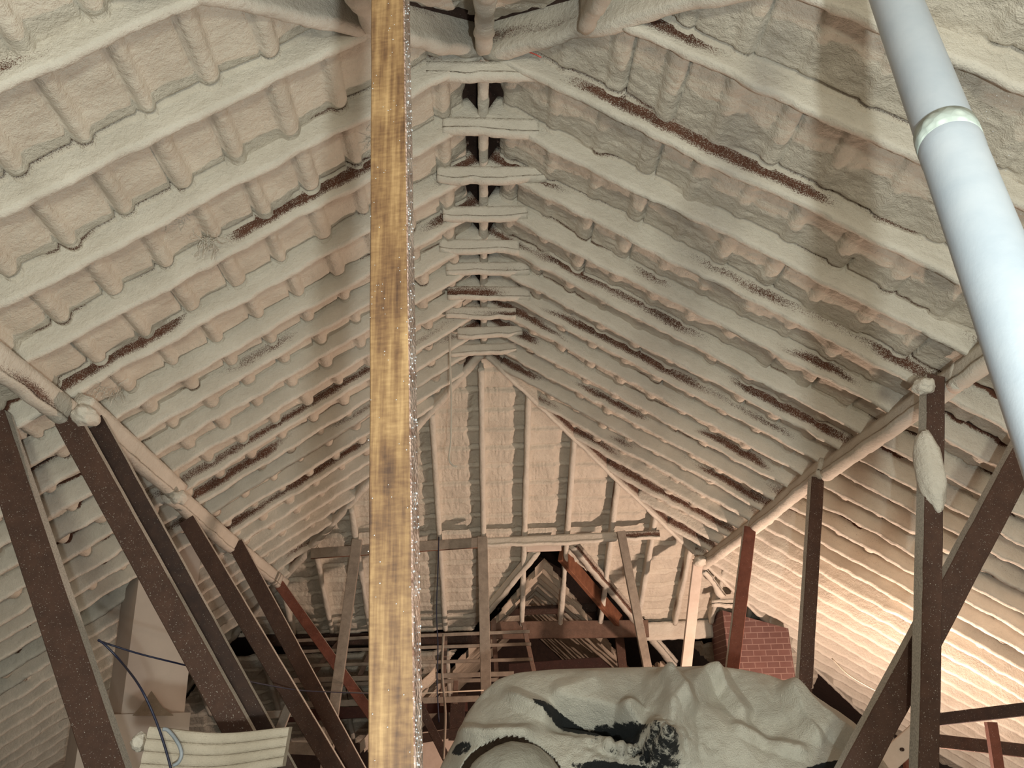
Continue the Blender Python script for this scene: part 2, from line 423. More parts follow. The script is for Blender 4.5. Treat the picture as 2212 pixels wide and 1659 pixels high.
for side, ys, js in (('R', YRs, JR), ('L', YLs, JL)):
    a = [y for y in ys if y < YN - .08]; b = [y for y in ys if y >= YN - .08]
    for i, y in enumerate(a): rafter(side, y, i, False)
    for i, y in enumerate(b): rafter(side, y, i, False)
    for i, y in enumerate(js): rafter(side, y, i, True)

# ridge board and hips
RB = tag(timber('ridge_board', (XR, YN - .02, H + .105), (XR, YE + .1, H + .105), (0, 0, 1), .17, .04, [DARK2, DARK2], dusty=()), 'dark ridge board running above the short ties at the top', 'beam')
o = member('ridge_foam', (XR, YN - .02, H - .012), (XR, YE + .1, H - .012), (0, 0, 1), .052, .09, .056, .003, FOAM, seed=4, parent=RB)
def hip(P, d, L, lab, w=.05, bead=.07, seed=0, lump=1.3, bare=.12, dd=None):
    P = np.array(P); Q = P + np.array(d) * L
    o = member('hip_rafter', P, Q, (0, 0, 1), w, dd or D + .06, bead, .004, FOAM, seed=seed, bare=bare, lump=lump)
    tag(o, lab, 'rafter', 'hip rafters')
hip((XR, YN - .0, H - .0), (1, -KN, -TR), 2.6, 'foam-coated hip rafter rising to the upper right from the near ridge end', bead=.075, w=.06, seed=31, lump=1.2, dd=.26, bare=0)
hip((XR, YN - .0, H - .0), (-1, -KN, -TL), 2.6, 'foam-coated hip rafter rising to the upper left behind the timber post', bead=.075, w=.06, seed=32, lump=1.2, bare=.45, dd=.26)
hip((XR + .02, YE, H - .03), (AR, 1, -TR * AR), 5.4, 'thin foam-coated hip rafter descending right from the far ridge end', w=.035, bead=.04, seed=33, lump=.7, bare=.3)
hip((XR - .02, YE, H - .03), (-AL, 1, -TL * AL), 5.4, 'thick foam-coated hip rafter descending left from the far ridge end', w=.06, bead=.075, seed=34, bare=.15)

# short ties under the ridge
TY = [3.33, 3.74, 4.14, 4.55, 4.92, 5.24, 5.56, 5.88, 6.22, 6.55]
for i, y in enumerate(TY):
    random.seed(i); w = .27 + random.uniform(-.03, .04); dx = random.uniform(-.04, .05)
    yy = y - .05
    o = member('ridge_tie', (XR - w + dx, yy, H - .11 + random.uniform(-.012, .012)), (XR + w + dx, yy, H - .115 + random.uniform(-.015, .015)), (0, -.25, 1),
               .06, .085, .075, .003, FOAM, seed=400 + i, lump=1.1, seg=.02, bare=.05)
    tag(o, 'short foam-coated tie across the ridge, %s from the near end' % ORD[i], 'beam', 'short ties under the ridge')

# jack rafters of the two hipped ends
for i, x in enumerate(XH):
    dxx = abs(x - XR); t0 = dxx / (AR if x > XR else AL) + (.0 if abs(x - .02) > .1 else .12)
    if t0 > 5: continue
    P = np.array([x, YE + t0, H - SH * t0]); tt = 3.42
    if x < -.3: tt = 5.3
    if t0 > tt - .3: tt = 5.2
    if x < -.3 and t0 < 3.3:
        segs = [(t0, 3.42), (3.9, 5.4)]
    elif .5 < x < 1.9: segs = [(t0, 3.42)]
    else: segs = [(t0, max(3.42, t0 + .5))]
    for j, (ta, tb) in enumerate(segs):
        o = member('jack_rafter', (x, YE + ta, H - SH * ta), (x, YE + tb, H - SH * tb), (0, .5, .87), .040, .18, .055, .003, FOAM, seed=700 + i * 3 + j, lump=.9,
                   bare=.15 if abs(x - 1.1) > .4 or j else .42)
        side = 'leftmost' if i == 0 else ORD[i] + ' from the left'
        tag(o, ('foam-coated stud-like rafter of the far hipped end, %s' % side) if j == 0 else 'lower foam-coated rafter below the dark band of the far end, %s' % side,
            'rafter', 'rafters of the far hipped end')
for i, x in enumerate(XN):
    t0 = abs(x - XR) / KN + (.03 if abs(x - XR) < .1 else .05); tb = 2.3
    o = member('jack_rafter', (x, YN - t0, H - SN * t0 - .0), (x, YN - tb, H - SN * tb), (0, -.5, .87), .045, .26, .07, .005, FOAM, seed=760 + i, lump=1.6)
    tag(o, 'foam-wrapped rafter of the near hipped end, %s' % ('left of the ridge, behind the post', 'hanging at the ridge end, top centre', 'right of the ridge, cut by the top edge')[i],
        'rafter', 'rafters of the near hipped end')

# ---------------------------------------------------------------- purlins
def purlin(pts, lab, seeds, w=.085, d=.13, side=1):
    e = empty('purlin', (pts[0][0], pts[0][1], pts[0][2]), lab, 'beam')
    for i in range(len(pts) - 1):
        member('beam_length', pts[i], pts[i + 1], (side * .35, 0, .94), w, d, .10, .003, FOAM, seed=seeds + i, lump=.6, parent=e, bare=-.2, seg=.04)
PX = 2.29
def pl(y, x=-2.10, z=None): return (x, y, zl(x) - .13 if z is None else z)
def pr_(y, x=2.29): return (x, y, zr(x) - .13)
purlin([pl(1.0), pl(4.20, -2.09)], 'foam-coated purlin length at the far left edge under the left slope', 800)
purlin([pl(4.12, -2.03), pl(5.72, -2.06)], 'foam-coated purlin length under the left slope above the twin struts', 810)
purlin([pl(5.66, -2.09), pl(7.38, -2.12), pl(9.35, -2.13)], 'farthest foam-coated purlin length under the left slope', 820)
purlin([pr_(1.2, 2.33), pr_(3.86, 2.31)], 'foam-coated purlin length under the right slope behind the white pipe', 830)
purlin([pr_(3.80, 2.31), pr_(5.5, 2.28)], 'foam-coated purlin length between the two nearest right posts', 840)
purlin([pr_(5.46, 2.26), pr_(7.2, 2.28), pr_(8.9, 2.27)], 'farthest foam-coated purlin length under the right slope', 850)
a = at(672, 1196, 8.72); b = at(1040, 1172, 8.72); c = at(1425, 1156, 8.72)
e = empty('hip_purlin', b, 'horizontal purlin crossing the far hipped end, red-brown at its left end', 'beam')
timber('beam_length', a, b, (0, 0, 1), .10, .05, [GREYW, ORANGE], parent=e, dusty=(0,), seed=5)
member('beam_length', (b[0] - .03, b[1], b[2] - .06), (c[0], c[1], c[2] - .05), (0, .1, 1), .05, .10, .06, .003, FOAM, seed=861, parent=e, bare=.25)

# ---------------------------------------------------------------- struts and posts
STR_ = []
def strut(name, top, bot, Y, w, t, mats, lab, cat, dusty=(1,), grp=None, ext=1.0, Y2=None, sd=1, seed=0):
    P = at(*top, Y); Q = at(*bot, Y2 or Y)
    Q = P + (Q - P) * ext
    o = timber(name, P, Q, (sd, 0, 0), w, t, mats, dusty=dusty, seed=seed)
    STR_.append(o); return tag(o, lab, cat, grp)
G = 'raking struts under the left purlin'
strut('strut', (-15, 905), (235, 1659), 4.05, .15, .085, DARK, 'widest dark brown strut at the left edge, the blue cable tied to it', 'strut', grp=G, ext=1.6, seed=1)
strut('strut', (148, 908), (560, 1659), 4.12, .115, .075, DARK, 'dark brown raking strut starting at the left purlin joint, left one of the pair', 'strut', grp=G, ext=1.5, seed=2)
strut('strut', (205, 905), (615, 1659), 4.30, .085, .06, DARK2, 'dark brown raking strut close behind the purlin joint, right one of the pair', 'strut', grp=G, ext=1.5, seed=3)
strut('strut', (405, 1125), (722, 1659), 5.9, .105, .07, DARK, 'brown raking strut below the middle knuckle of the left purlin', 'strut', grp=G, ext=1.4, seed=4)
strut('strut', (510, 1175), (690, 1510), 7.3, .12, .07, DARK, 'brown raking strut hung from the far third of the left purlin', 'strut', grp=G, ext=1.6, seed=5)
strut('strut', (603, 1262), (800, 1540), 9.1, .10, .05, RED, 'thin reddish strut at the far corner of the left purlin', 'strut', grp=G, ext=1.5, seed=6)
G = 'posts under the right purlin'
strut('post', (2014, 818), (1996, 1659), 3.9, .088, .09, DARK, 'nearest right-hand post with a bulge of foam, crossed by the diagonal brace', 'post', dusty=(0,), grp=G, ext=1.3, seed=7)
strut('post', (1763, 1035), (1736, 1480), 5.55, .085, .075, DARK, 'dark speckled post under the right purlin standing right of the brick chimney', 'post', dusty=(0,), grp=G, ext=1.6, seed=8)
strut('post', (1619, 1140), (1582, 1440), 7.1, .10, .06, RED, 'bright red-brown post in front of the brick chimney', 'post', dusty=(0,), grp=G, ext=1.8, seed=9)
strut('post', (1507, 1215), (1482, 1440), 8.8, .10, .06, [PINKW, RED], 'pale foam-dusted post under the far end of the right purlin', 'post', dusty=(), grp=G, ext=1.8, seed=10)
o = strut('diagonal_brace', (2222, 955), (1848, 1659), 4.05, .13, .085, DARK, 'broad dark diagonal brace at the lower right with a foam-dusted upper edge', 'brace', dusty=(0,), ext=1.25, seed=11)
p = at(2009, 1015, 3.86); blob_o = blob('foam_bulge', p, .085, FOAM, parent=STR_[6], seed=3, amp=.10, squash=(.74, .85, 2.3))
strut('brace', (772, 1166), (712, 1600), 8.6, .10, .05, [GREYW, GREYW], 'dusty grey leaning prop just left of the big timber post', 'strut', grp='props under the far purlin', ext=1.3, seed=12)
strut('brace', (1042, 1160), (1050, 1500), 8.6, .10, .05, [GREYW, GREYW], 'dusty grey upright prop right of the big timber post', 'strut', grp='props under the far purlin', ext=1.6, seed=13)
strut('brace', (1341, 1148), (1400, 1450), 8.6, .085, .05, [GREYW, GREYW], 'dusty grey leaning prop right of the cross gable opening', 'strut', grp='props under the far purlin', ext=1.6, seed=14)
# lumps where props and purlins meet
for k, (x, y, Y, r, i_) in enumerate(((185, 900, 4.05, .06, 1), (388, 1075, 5.6, .055, 3), (1995, 835, 3.8, .05, 6), (1512, 1212, 8.7, .07, 9))):
    blob('foam_lump', at(x, y, Y), r, FOAM, parent=STR_[i_], seed=50 + k, amp=.16, squash=(1, 1.3, .8))

# ---------------------------------------------------------------- foreground timber post
def post_mat():
    m, ns, ls, bs = new_mat('wet_planed_timber')
    tc = N(ns, 'ShaderNodeTexCoord').outputs['Object']
    mp = N(ns, 'ShaderNodeMapping'); mp.inputs['Scale'].default_value = (1, 1, .05); ls.new(tc, mp.inputs[0])
    g1 = noise(ns, ls, mp.outputs[0], 85, 5, .6)
    mp2 = N(ns, 'ShaderNodeMapping'); mp2.inputs['Scale'].default_value = (1, 1, .45); ls.new(tc, mp2.inputs[0])
    g2 = noise(ns, ls, mp2.outputs[0], 16, 5, .6)
    mp3 = N(ns, 'ShaderNodeMapping'); mp3.inputs['Rotation'].default_value = (0, .5, 0); mp3.inputs['Scale'].default_value = (.12, 1, 1); ls.new(tc, mp3.inputs[0])
    g3 = noise(ns, ls, mp3.outputs[0], 190, 2, .5)
    f = math_(ns, ls, 'ADD', math_(ns, ls, 'MULTIPLY', g1, .42), math_(ns, ls, 'ADD', math_(ns, ls, 'MULTIPLY', g2, .45), math_(ns, ls, 'MULTIPLY', g3, .13)))
    col = ramp(ns, ls, f, [(.38, (.045, .020, .009)), (.46, (.11, .055, .022)), (.53, (.175, .098, .040)), (.63, (.29, .18, .08))])
    ls.new(col, bs.inputs['Base Color']); bs.inputs['Roughness'].default_value = .62; bs.inputs['Coat Weight'].default_value = .08; bs.inputs['Coat Roughness'].default_value = .3
    bump(ns, ls, bs, f, .3, .002); return m
def wet_edge():
    m, ns, ls, bs = new_mat('wet_edge')
    tc = N(ns, 'ShaderNodeTexCoord').outputs['Object']
    v = N(ns, 'ShaderNodeTexVoronoi'); v.inputs['Scale'].default_value = 150; ls.new(tc, v.inputs['Vector'])
    ls.new(ramp(ns, ls, noise(ns, ls, tc, 40, 3), [(.35, (.16, .085, .06)), (.65, (.38, .27, .22))]), bs.inputs['Base Color'])
    bs.inputs['Roughness'].default_value = .12; bs.inputs['Coat Weight'].default_value = 1; bs.inputs['Coat Roughness'].default_value = .05
    bump(ns, ls, bs, v.outputs['Distance'], .8, .006); return m
PM = post_mat(); WE = wet_edge()
Yp = 1.3
b0 = (at(806, 1659, Yp) + at(904, 1659, Yp)) / 2; t0 = (at(801, 0, Yp) + at(887, 0, Yp)) / 2
dv = (t0 - b0) / np.linalg.norm(t0 - b0)
pb = b0 - dv * (b0[2] / dv[2]); pt = t0 + dv * .55
wp = np.linalg.norm(at(806, 900, Yp) - at(897, 900, Yp))
post = timber('timber_post', pb, pt, (1, -.2, -.05), wp, .042, [PM, WE], dusty=(1,), seed=77, rough=.0006, bev=.002, base=pb)
tag(post, 'large yellow-brown sawn timber post in the foreground, its right edge glistening wet', 'post')
def water():
    m, ns, ls, bs = new_mat('water_drop'); bs.inputs['Base Color'].default_value = (.9, .95, 1, 1); bs.inputs['Roughness'].default_value = .04
    bs.inputs['Specular IOR Level'].default_value = 1; bs.inputs['Coat Weight'].default_value = 1; bs.inputs['Metallic'].default_value = .6; return m
WATER = water()
def drops(pos, nor, rad, parent):
    V = []; Fc = []
    for p, nn, r in zip(pos, nor, rad):
        u = nrm(np.cross(nn, (.3, .2, .9))); v = np.cross(nn, u); o = len(V)
        for i, (z, q) in enumerate(((0, 1), (.45, .85), (.75, .5))):
            for a in range(6): V.append(p + r * (q * (u * math.cos(a * 1.047) + v * math.sin(a * 1.047)) + nn * z * .8))
        V.append(p + nn * r * .7)
        for i in range(2):
            for a in range(6): Fc.append((o + i * 6 + a, o + i * 6 + (a + 1) % 6, o + i * 6 + 6 + (a + 1) % 6, o + i * 6 + 6 + a))
        for a in range(6): Fc.append((o + 12 + a, o + 12 + (a + 1) % 6, o + 18))
    return tag(link_mesh('water_droplets', V, Fc, WATER, parent), kind='stuff')
rng = np.random.RandomState(5)
pos = []; nor = []; rad = []
sx = nrm(np.array([1, -.2, -.05]) - dv * np.dot((1, -.2, -.05), dv)); thv = np.cross(dv, sx)
if thv[1] > 0: thv = -thv
for i in range(320):
    z = rng.uniform(.0, 1); c0 = b0 + (t0 - b0) * z
    if i < 240: pos.append(c0 + sx * wp / 2 + thv * rng.uniform(-.02, .022)); nor.append(sx)
    else: pos.append(c0 + thv * .0228 + sx * rng.uniform(-wp / 2, wp / 2)); nor.append(thv)
    rad.append(rng.uniform(.0008, .0021) if i < 240 else rng.uniform(.0006, .0011))
drops(pos, nor, rad, post)

# ---------------------------------------------------------------- white pipe
def pipe_mat():
    m, ns, ls, bs = new_mat('white_plastic_pipe')
    tc = N(ns, 'ShaderNodeTexCoord').outputs['Object']
    ls.new(ramp(ns, ls, noise(ns, ls, tc, 7, 4), [(.3, (.37, .42, .48)), (.7, (.46, .50, .55))]), bs.inputs['Base Color'])
    bs.inputs['Roughness'].default_value = .33; bump(ns, ls, bs, noise(ns, ls, tc, 130, 2), .12, .002); return m
PIPE = pipe_mat()
def tape():
    m, ns, ls, bs = new_mat('pipe_collar_tape'); tc = N(ns, 'ShaderNodeTexCoord').outputs['Object']
    v = N(ns, 'ShaderNodeTexVoronoi'); v.inputs['Scale'].default_value = 55; ls.new(tc, v.inputs[0])
    ls.new(ramp(ns, ls, v.outputs['Distance'], [(.1, (.55, .62, .58)), (.6, (.40, .46, .43))]), bs.inputs['Base Color']); bs.inputs['Roughness'].default_value = .4
    bump(ns, ls, bs, v.outputs['Distance'], .5, .004); return m
TAPE = tape()
Ac = CAM + M.T @ np.array([(1935 - 1106) / F, -829.5 / F, 1]) * 2.0
Bc = CAM + M.T @ np.array([(2122 - 1106) / F, (500 - 829.5) / F, 1]) * 1.43
ax = nrm(Ac - Bc); Rp = .055
foot = Bc - ax * (Bc[2] / ax[2]); top = Ac + ax * .35
pe = empty('plumbing_pipe', foot, 'large white plastic pipe slanting across the upper right corner, beaded with water', 'pipe')
def lathe_axis(name, prof, mat, parent, n=48):   # prof: (distance along ax from Bc, radius)
    u = nrm(np.cross(ax, (0, 1, 0))); v = np.cross(ax, u); V = []; k = len(prof)
    for s, r in prof:
        for a in range(n): V.append(Bc + ax * s + r * (u * math.cos(2 * math.pi * a / n) + v * math.sin(2 * math.pi * a / n)))
    Fc = [(i * n + a, i * n + (a + 1) % n, (i + 1) * n + (a + 1) % n, (i + 1) * n + a) for i in range(k - 1) for a in range(n)]
    return link_mesh(name, V, Fc, mat, parent)
jc = .45          # joint position above Bc
# find the joint from the photograph's ring centre
best = min(np.linspace(0, 1, 400), key=lambda s: abs((lambda c: 829.5 + F * c[1] / c[2])(M @ (Bc + ax * s - CAM)) - 300)); jc = float(best)
lf = -float(np.linalg.norm(foot - Bc)); lt = float(np.linalg.norm(top - Bc))
ps = lathe_axis('pipe_section', [(lf, Rp), (jc - .06, Rp), (jc - .055, Rp + .001), (jc - .03, Rp + .001)], PIPE, pe)
ps2 = lathe_axis('pipe_section', [(jc + .02, Rp - .002), (jc + .3, Rp - .002), (lt, Rp - .002)], PIPE, pe)
lathe_axis('pipe_collar', [(jc - .030, Rp), (jc - .029, Rp + .0014), (jc, Rp + .002), (jc + .021, Rp + .0012), (jc + .022, Rp - .002)], TAPE, pe)
pos = []; nor = []; rad = []
u = nrm(np.cross(ax, (0, 1, 0))); v = np.cross(ax, u)
tocam = nrm(CAM - Bc)
for i in range(520):
    s = rng.uniform(-.6, lt); a = rng.uniform(0, 2 * math.pi); nn = u * math.cos(a) + v * math.sin(a)
    if np.dot(nn, tocam) < -.2: continue
    lx = np.dot(nn, M[0])
    if lx > -.3 and rng.rand() > .35: continue
    pos.append(Bc + ax * s + nn * (Rp - .001)); nor.append(nn); rad.append(rng.uniform(.0006, .0016))
drops(pos, nor, rad, ps)

# ---------------------------------------------------------------- left rendered chimney
def extr(name, low, tops, mat, parent, base=None):
    """prism from ring of (x,y) with bottom z and per-corner tops"""
    n = len(low); V = [(*p[:2], p[2]) for p in low] + [tuple(t) for t in tops]
    Fc = [tuple(range(n))[::-1], tuple(range(n, 2 * n))] + [(i, (i + 1) % n, n + (i + 1) % n, n + i) for i in range(n)]
    return link_mesh(name, V, Fc, mat, parent, smooth=False, base=base)
Yc = 6.95
cL = at(266, 1510, Yc); cR = at(398, 1540, Yc + .1); sl = at(238, 1480, Yc + .35)
che = empty('rendered_chimney', (cL[0] + .25, Yc + .3, 0), 'pale rendered chimney stack rising to the left slope on a wider base', 'chimney')
fx, fy = cR[0] - cL[0], cR[1] - cL[1]; bx, by = sl[0] - cL[0], sl[1] - cL[1]
ring = [(cL[0], cL[1]), (cL[0] + fx, cL[1] + fy), (cL[0] + fx + bx, cL[1] + fy + by), (cL[0] + bx, cL[1] + by)]
zb = at(330, 1545, Yc)[2]
def roofz(x): return zl(x) + .1
extr('stack', [(x, y, zb - .05) for x, y in ring], [(x, y, roofz(x)) for x, y in ring], PLASTER, che)
bl = at(178, 1545, Yc - .12); br = at(402, 1545, Yc - .12)
zt = bl[2]
bring = [(bl[0], Yc - .12), (br[0], Yc - .02), (br[0] + bx * 1.3, Yc + .55), (bl[0] + bx * 1.3, Yc + .45)]
extr('base', [(x, y, 0) for x, y in bring], [(x, y, zt) for x, y in bring], PLASTER, che)
apx = at(327, 1492, Yc - .02); l_ = at(286, 1546, Yc - .10); r_ = at(375, 1546, Yc - .10)
link_mesh('dust_heap', [l_, r_, apx, at(327, 1546, Yc + .1) + np.array([0, 0, .0]), at(300, 1530, Yc - .07), at(352, 1528, Yc - .07)],
          [(0, 1, 5, 2, 4), (0, 4, 3), (4, 2, 3), (2, 5, 3), (5, 1, 3)], wood_mat('foam_dust_heap', (.25, .2, .15), (.38, .31, .24), .3), che, smooth=False)

# ---------------------------------------------------------------- brick chimney
def brick_mat():
    m, ns, ls, bs = new_mat('red_brickwork')
    tc = N(ns, 'ShaderNodeTexCoord').outputs['Object']
    mp = N(ns, 'ShaderNodeMapping'); mp.inputs['Rotation'].default_value = (math.pi / 2, 0, 0); ls.new(tc, mp.inputs[0])
    b = N(ns, 'ShaderNodeTexBrick'); ls.new(mp.outputs[0], b.inputs['Vector'])
    b.inputs['Scale'].default_value = 1; b.inputs['Brick Width'].default_value = .135; b.inputs['Row Height'].default_value = .062
    b.inputs['Mortar Size'].default_value = .004; b.inputs['Color1'].default_value = (.115, .05, .043, 1); b.inputs['Color2'].default_value = (.085, .036, .032, 1)
    b.inputs['Mortar'].default_value = (.23, .15, .13, 1); b.inputs['Bias'].default_value = 0
    d = mixc(ns, ls, math_(ns, ls, 'MULTIPLY', noise(ns, ls, tc, 9, 4), .35), b.outputs['Color'], (.3, .17, .14))
    ls.new(d, bs.inputs['Base Color']); bs.inputs['Roughness'].default_value = .9
    bump(ns, ls, bs, b.outputs['Fac'], -.4, .01); return m
BR = brick_mat(); Yb = 9.75
b1 = at(1575, 1440, Yb); b2 = at(1722, 1490, Yb)
bce = empty('brick_chimney', (b1[0] + .35, Yb + .3, 0), 'red brick chimney below the right slope, seen beyond the red post', 'chimney')
x1, x2 = b1[0] - .0, b2[0]
ringb = [(x1, Yb), (x2, Yb), (x2, Yb + .6), (x1, Yb + .6)]
zk = at(1570, 1318, Yb)[2]
extr('brick_stack', [(x, y, 0) for x, y in ringb], [(x, y, min(zr(x) + .02, zk)) for x, y in ringb], BR, bce)
c1 = at(1552, 1304, Yb - .1); c2 = at(1592, 1302, Yb - .1)
member('foam_cap', (c1[0] - .08, Yb - .1, c1[2] - .05), (c2[0] + .02, Yb - .1, c2[2] - .05), (0, 0, 1), .1, .09, .11, .008, FOAM, seed=91, lump=2, parent=bce)
o = member('foam_brace', at(1518, 1236, 9.2), at(1560, 1292, 9.4), (0, 0, 1), .06, .06, .08, .006, FOAM, seed=92, lump=2); tag(o, 'short foam-coated branch leaning onto the brick chimney top', 'brace')

# ---------------------------------------------------------------- cross gable opening and the space beyond
def tb(name, a, b, Y, w, t, mats, lab, cat, Y2=None, dusty=(), grp=None, sd=(0, 0, 1), seed=0, parent=None):
    o = timber(name, at(*a, Y), at(*b, Y2 or Y), sd, w, t, mats, dusty=dusty, seed=seed, parent=parent)
    return tag(o, lab, cat, grp) if lab else o
tb('header_beam', (1060, 1362), (1400, 1358), 10.15, .19, .07, [wood_mat('brown_header', (.10, .058, .040), (.17, .10, .07), .4), DUST], 'brown header beam at the foot of the cross gable opening', 'beam', seed=21)
o = member('header_beam', at(1395, 1384, 10.2), at(1540, 1378, 10.3), (0, 0, 1), .07, .2, .07, .005, FOAM, seed=93, lump=.6, bare=.12); tag(o, 'foam-coated end of the header beam beneath the right jack rafters', 'beam')
tb('valley_rafter', (1212, 1196), (1340, 1345), 9.1, .17, .05, [ORANGE, DUST], 'bright orange-brown valley rafter inside the cross gable opening', 'rafter', Y2=10.2, seed=22)
o = member('valley_board', at(1232, 1186, 8.95), at(1450, 1440, 10.9), (.5, 0, .8), .10, .10, .13, .004, FOAM, seed=94, lump=.6, bare=.55); tag(o, 'rounded foam-dusted valley board along the right of the opening', 'board')
o = member('valley_board', at(1165, 1200, 9.0), at(1056, 1330, 10.05), (-.5, 0, .8), .08, .10, .10, .004, FOAM, seed=95, lump=.8, bare=.3); tag(o, 'foam-coated valley board along the left of the opening', 'board')
tb('opening_lintel', (1138, 1182), (1212, 1180), 8.85, .09, .05, [PINKW, DUST], 'pale short board closing the top of the cross gable opening', 'board', seed=23)
# roof of the cross gable
AX = .66; AZ = at(1170, 1205, 9.2)[2]
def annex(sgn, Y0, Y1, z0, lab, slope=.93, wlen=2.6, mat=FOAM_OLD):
    nu, nvv = 60, int((Y1 - Y0) / .03); uu = np.linspace(0, wlen, nu); yy = np.linspace(Y0, Y1, nvv)
    Uu, Yy = np.meshgrid(uu, yy, indexing='ij'); u_, y_ = Uu.ravel(), Yy.ravel()
    ph = (y_ % .30) / .30; rib = .09 * sst(.0, .08, ph) * (1 - sst(.28, .36, ph))
    q = np.stack([u_, y_, 0 * u_], 1)
    off = -rib - .012 * fbm(q, 6, 2)
    V = np.stack([AX + sgn * (u_ * .73), y_, z0 - u_ * .68 + off], 1)
    Y0s = Y0 + np.clip(u_ * .68 - .0, 0, 9) / .56 * .93
    idx = np.arange(nu * nvv).reshape(nu, nvv)
    Fc = np.stack([idx[:-1, :-1], idx[:-1, 1:], idx[1:, 1:], idx[1:, :-1]], -1).reshape(-1, 4)
    cu = u_[Fc].mean(1); cyy = y_[Fc].mean(1)
    Fc = Fc[(cyy > Y0 + cu * .68 / .56 * .98) | (cu > 1.6)]
    if sgn > 0: Fc = Fc[:, ::-1]
    o = link_mesh('ceiling', V, Fc, mat, attr=.12 + 0 * u_); tag(o, kind='structure')
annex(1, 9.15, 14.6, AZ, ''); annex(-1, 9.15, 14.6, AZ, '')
tag(link_mesh('wall_far', [(-8, 14.6, 0), (8, 14.6, 0), (8, 14.6, 4.6), (-8, 14.6, 4.6)], [(0, 1, 2, 3)], DARK2, smooth=False), kind='structure')
tb('collar_tie', (1135, 1277), (1203, 1276), 11.2, .05, .05, [DARK2, DUST], 'dark collar tie high inside the cross gable', 'beam', seed=24)
tb('collar_tie', (1075, 1322), (1300, 1312), 10.8, .10, .05, [DARK, DUST], 'brown collar tie lower inside the cross gable', 'beam', seed=25)
tb('hanger_board', (1192, 1278), (1212, 1340), 11.0, .07, .04, [DARK2, DUST], 'small dark hanger between the two collar ties', 'board', sd=(1, 0, 0), seed=26)
tb('gable_post', (1335, 1352), (1345, 1446), 10.3, .10, .06, [DARK, DUST], 'brown post below the header beam beside the leaning grey prop', 'post', sd=(1, 0, 0), seed=27)
tb('sill_beam', (1100, 1450), (1345, 1432), 11.6, .18, .08, [wood_mat('red_brown_sill', (.035, .014, .010), (.06, .022, .017), .1), DUST], 'long red-brown beam just above the grey tarpaulin', 'beam', seed=28)
# lattice of laths
for k, (y0_, y1_, x0_, x1_, Y, w) in enumerate(((1376, 1364, 905, 1144, 9.7, .035), (1400, 1391, 905, 1147, 9.7, .035), (1431, 1424, 905, 1150, 9.7, .035), (1462, 1455, 905, 1110, 9.6, .05), (1474, 1468, 905, 1075, 9.8, .04), (1515, 1509, 905, 1035, 9.5, .06))):
    tb('lath', (x0_ - 270, y0_ + 8), (x1_, y1_), Y, w, .035, [wood_mat('lath_wood_%d' % k, (.10, .055, .04), (.17, .10, .075), .1), GREYW], 'horizontal lath of the lattice below the far end, %s from the top' % ORD[k], 'lath', dusty=(3,), grp='laths of the lattice below the far end', seed=30 + k)
for k, (a, b, Y) in enumerate((((1130, 1345), (1153, 1450), 9.8), ((1066, 1340), (1073, 1470), 9.85), ((962, 1370), (955, 1525), 9.85), ((985, 1470), (983, 1520), 9.6), ((800, 1410), (772, 1470), 9.8), ((735, 1385), (655, 1480), 9.8))):
    tb('lath_upright', a, b, Y, .05, .035, [wood_mat('upright_wood_%d' % k, (.10, .06, .045), (.2, .13, .1), .3), GREYW], 'upright of the lattice below the far end, %s' % ('rightmost, its foot behind the tarpaulin', 'second from the right', 'crossed by the thin string', 'shortest, low beside the tarpaulin', 'just left of the big timber post', 'leftmost and leaning')[k], 'lath', sd=(1, 0, 0), grp='uprights of the lattice below the far end', seed=40 + k)
tb('plate_beam', (560, 1384), (1060, 1378), 10.35, .13, .10, [DARK2, DARK2], 'dark wall plate running below the far hipped end', 'beam', seed=50)
tb('tie_beam', (620, 1548), (1010, 1524), 10.2, .12, .08, [wood_mat('deep_red_tie', (.06, .02, .015), (.10, .035, .025), .1), GREYW], 'deep red tie beam low behind the big timber post', 'beam', seed=51)
tb('tie_beam', (900, 1597), (1000, 1580), 9.6, .09, .06, [DARK2, DARK2], 'short dark beam low between the timber post and the tarpaulin', 'beam', seed=52)
tb('diagonal_board', (905, 1520), (965, 1640), 9.0, .08, .04, [DARK2, DARK2], 'dark diagonal board low beside the tarpaulin', 'board', sd=(1, 0, 0), seed=53)
tb('queen_post', (990, 1500), (985, 1600), 10.0, .16, .08, [DARK2, DARK2], 'dark stubby post half hidden by the tarpaulin left edge', 'post', sd=(1, 0, 0), seed=54)
tb('pale_panel', (905, 1630), (985, 1620), 10.4, .45, .03, [PINKW, PINKW], 'pale panel glimpsed low between the timber post and the tarpaulin', 'panel', seed=55)
tb('lath', (500, 1550), (635, 1540), 6.6, .05, .03, [GREYW, GREYW], 'short pale lath end behind the left struts', 'lath', seed=56)
tb('ladder_rail', (628, 1515), (598, 1592), 6.4, .06, .03, [GREYW, GREYW], 'short grey ladder rail behind the left struts', 'rail', sd=(1, 0, 0), seed=57)
tb('eaves_beam', (618, 1615), (720, 1620), 7.5, .09, .08, [GREYW, GREYW], 'short dusty beam low behind the left struts', 'beam', seed=58)

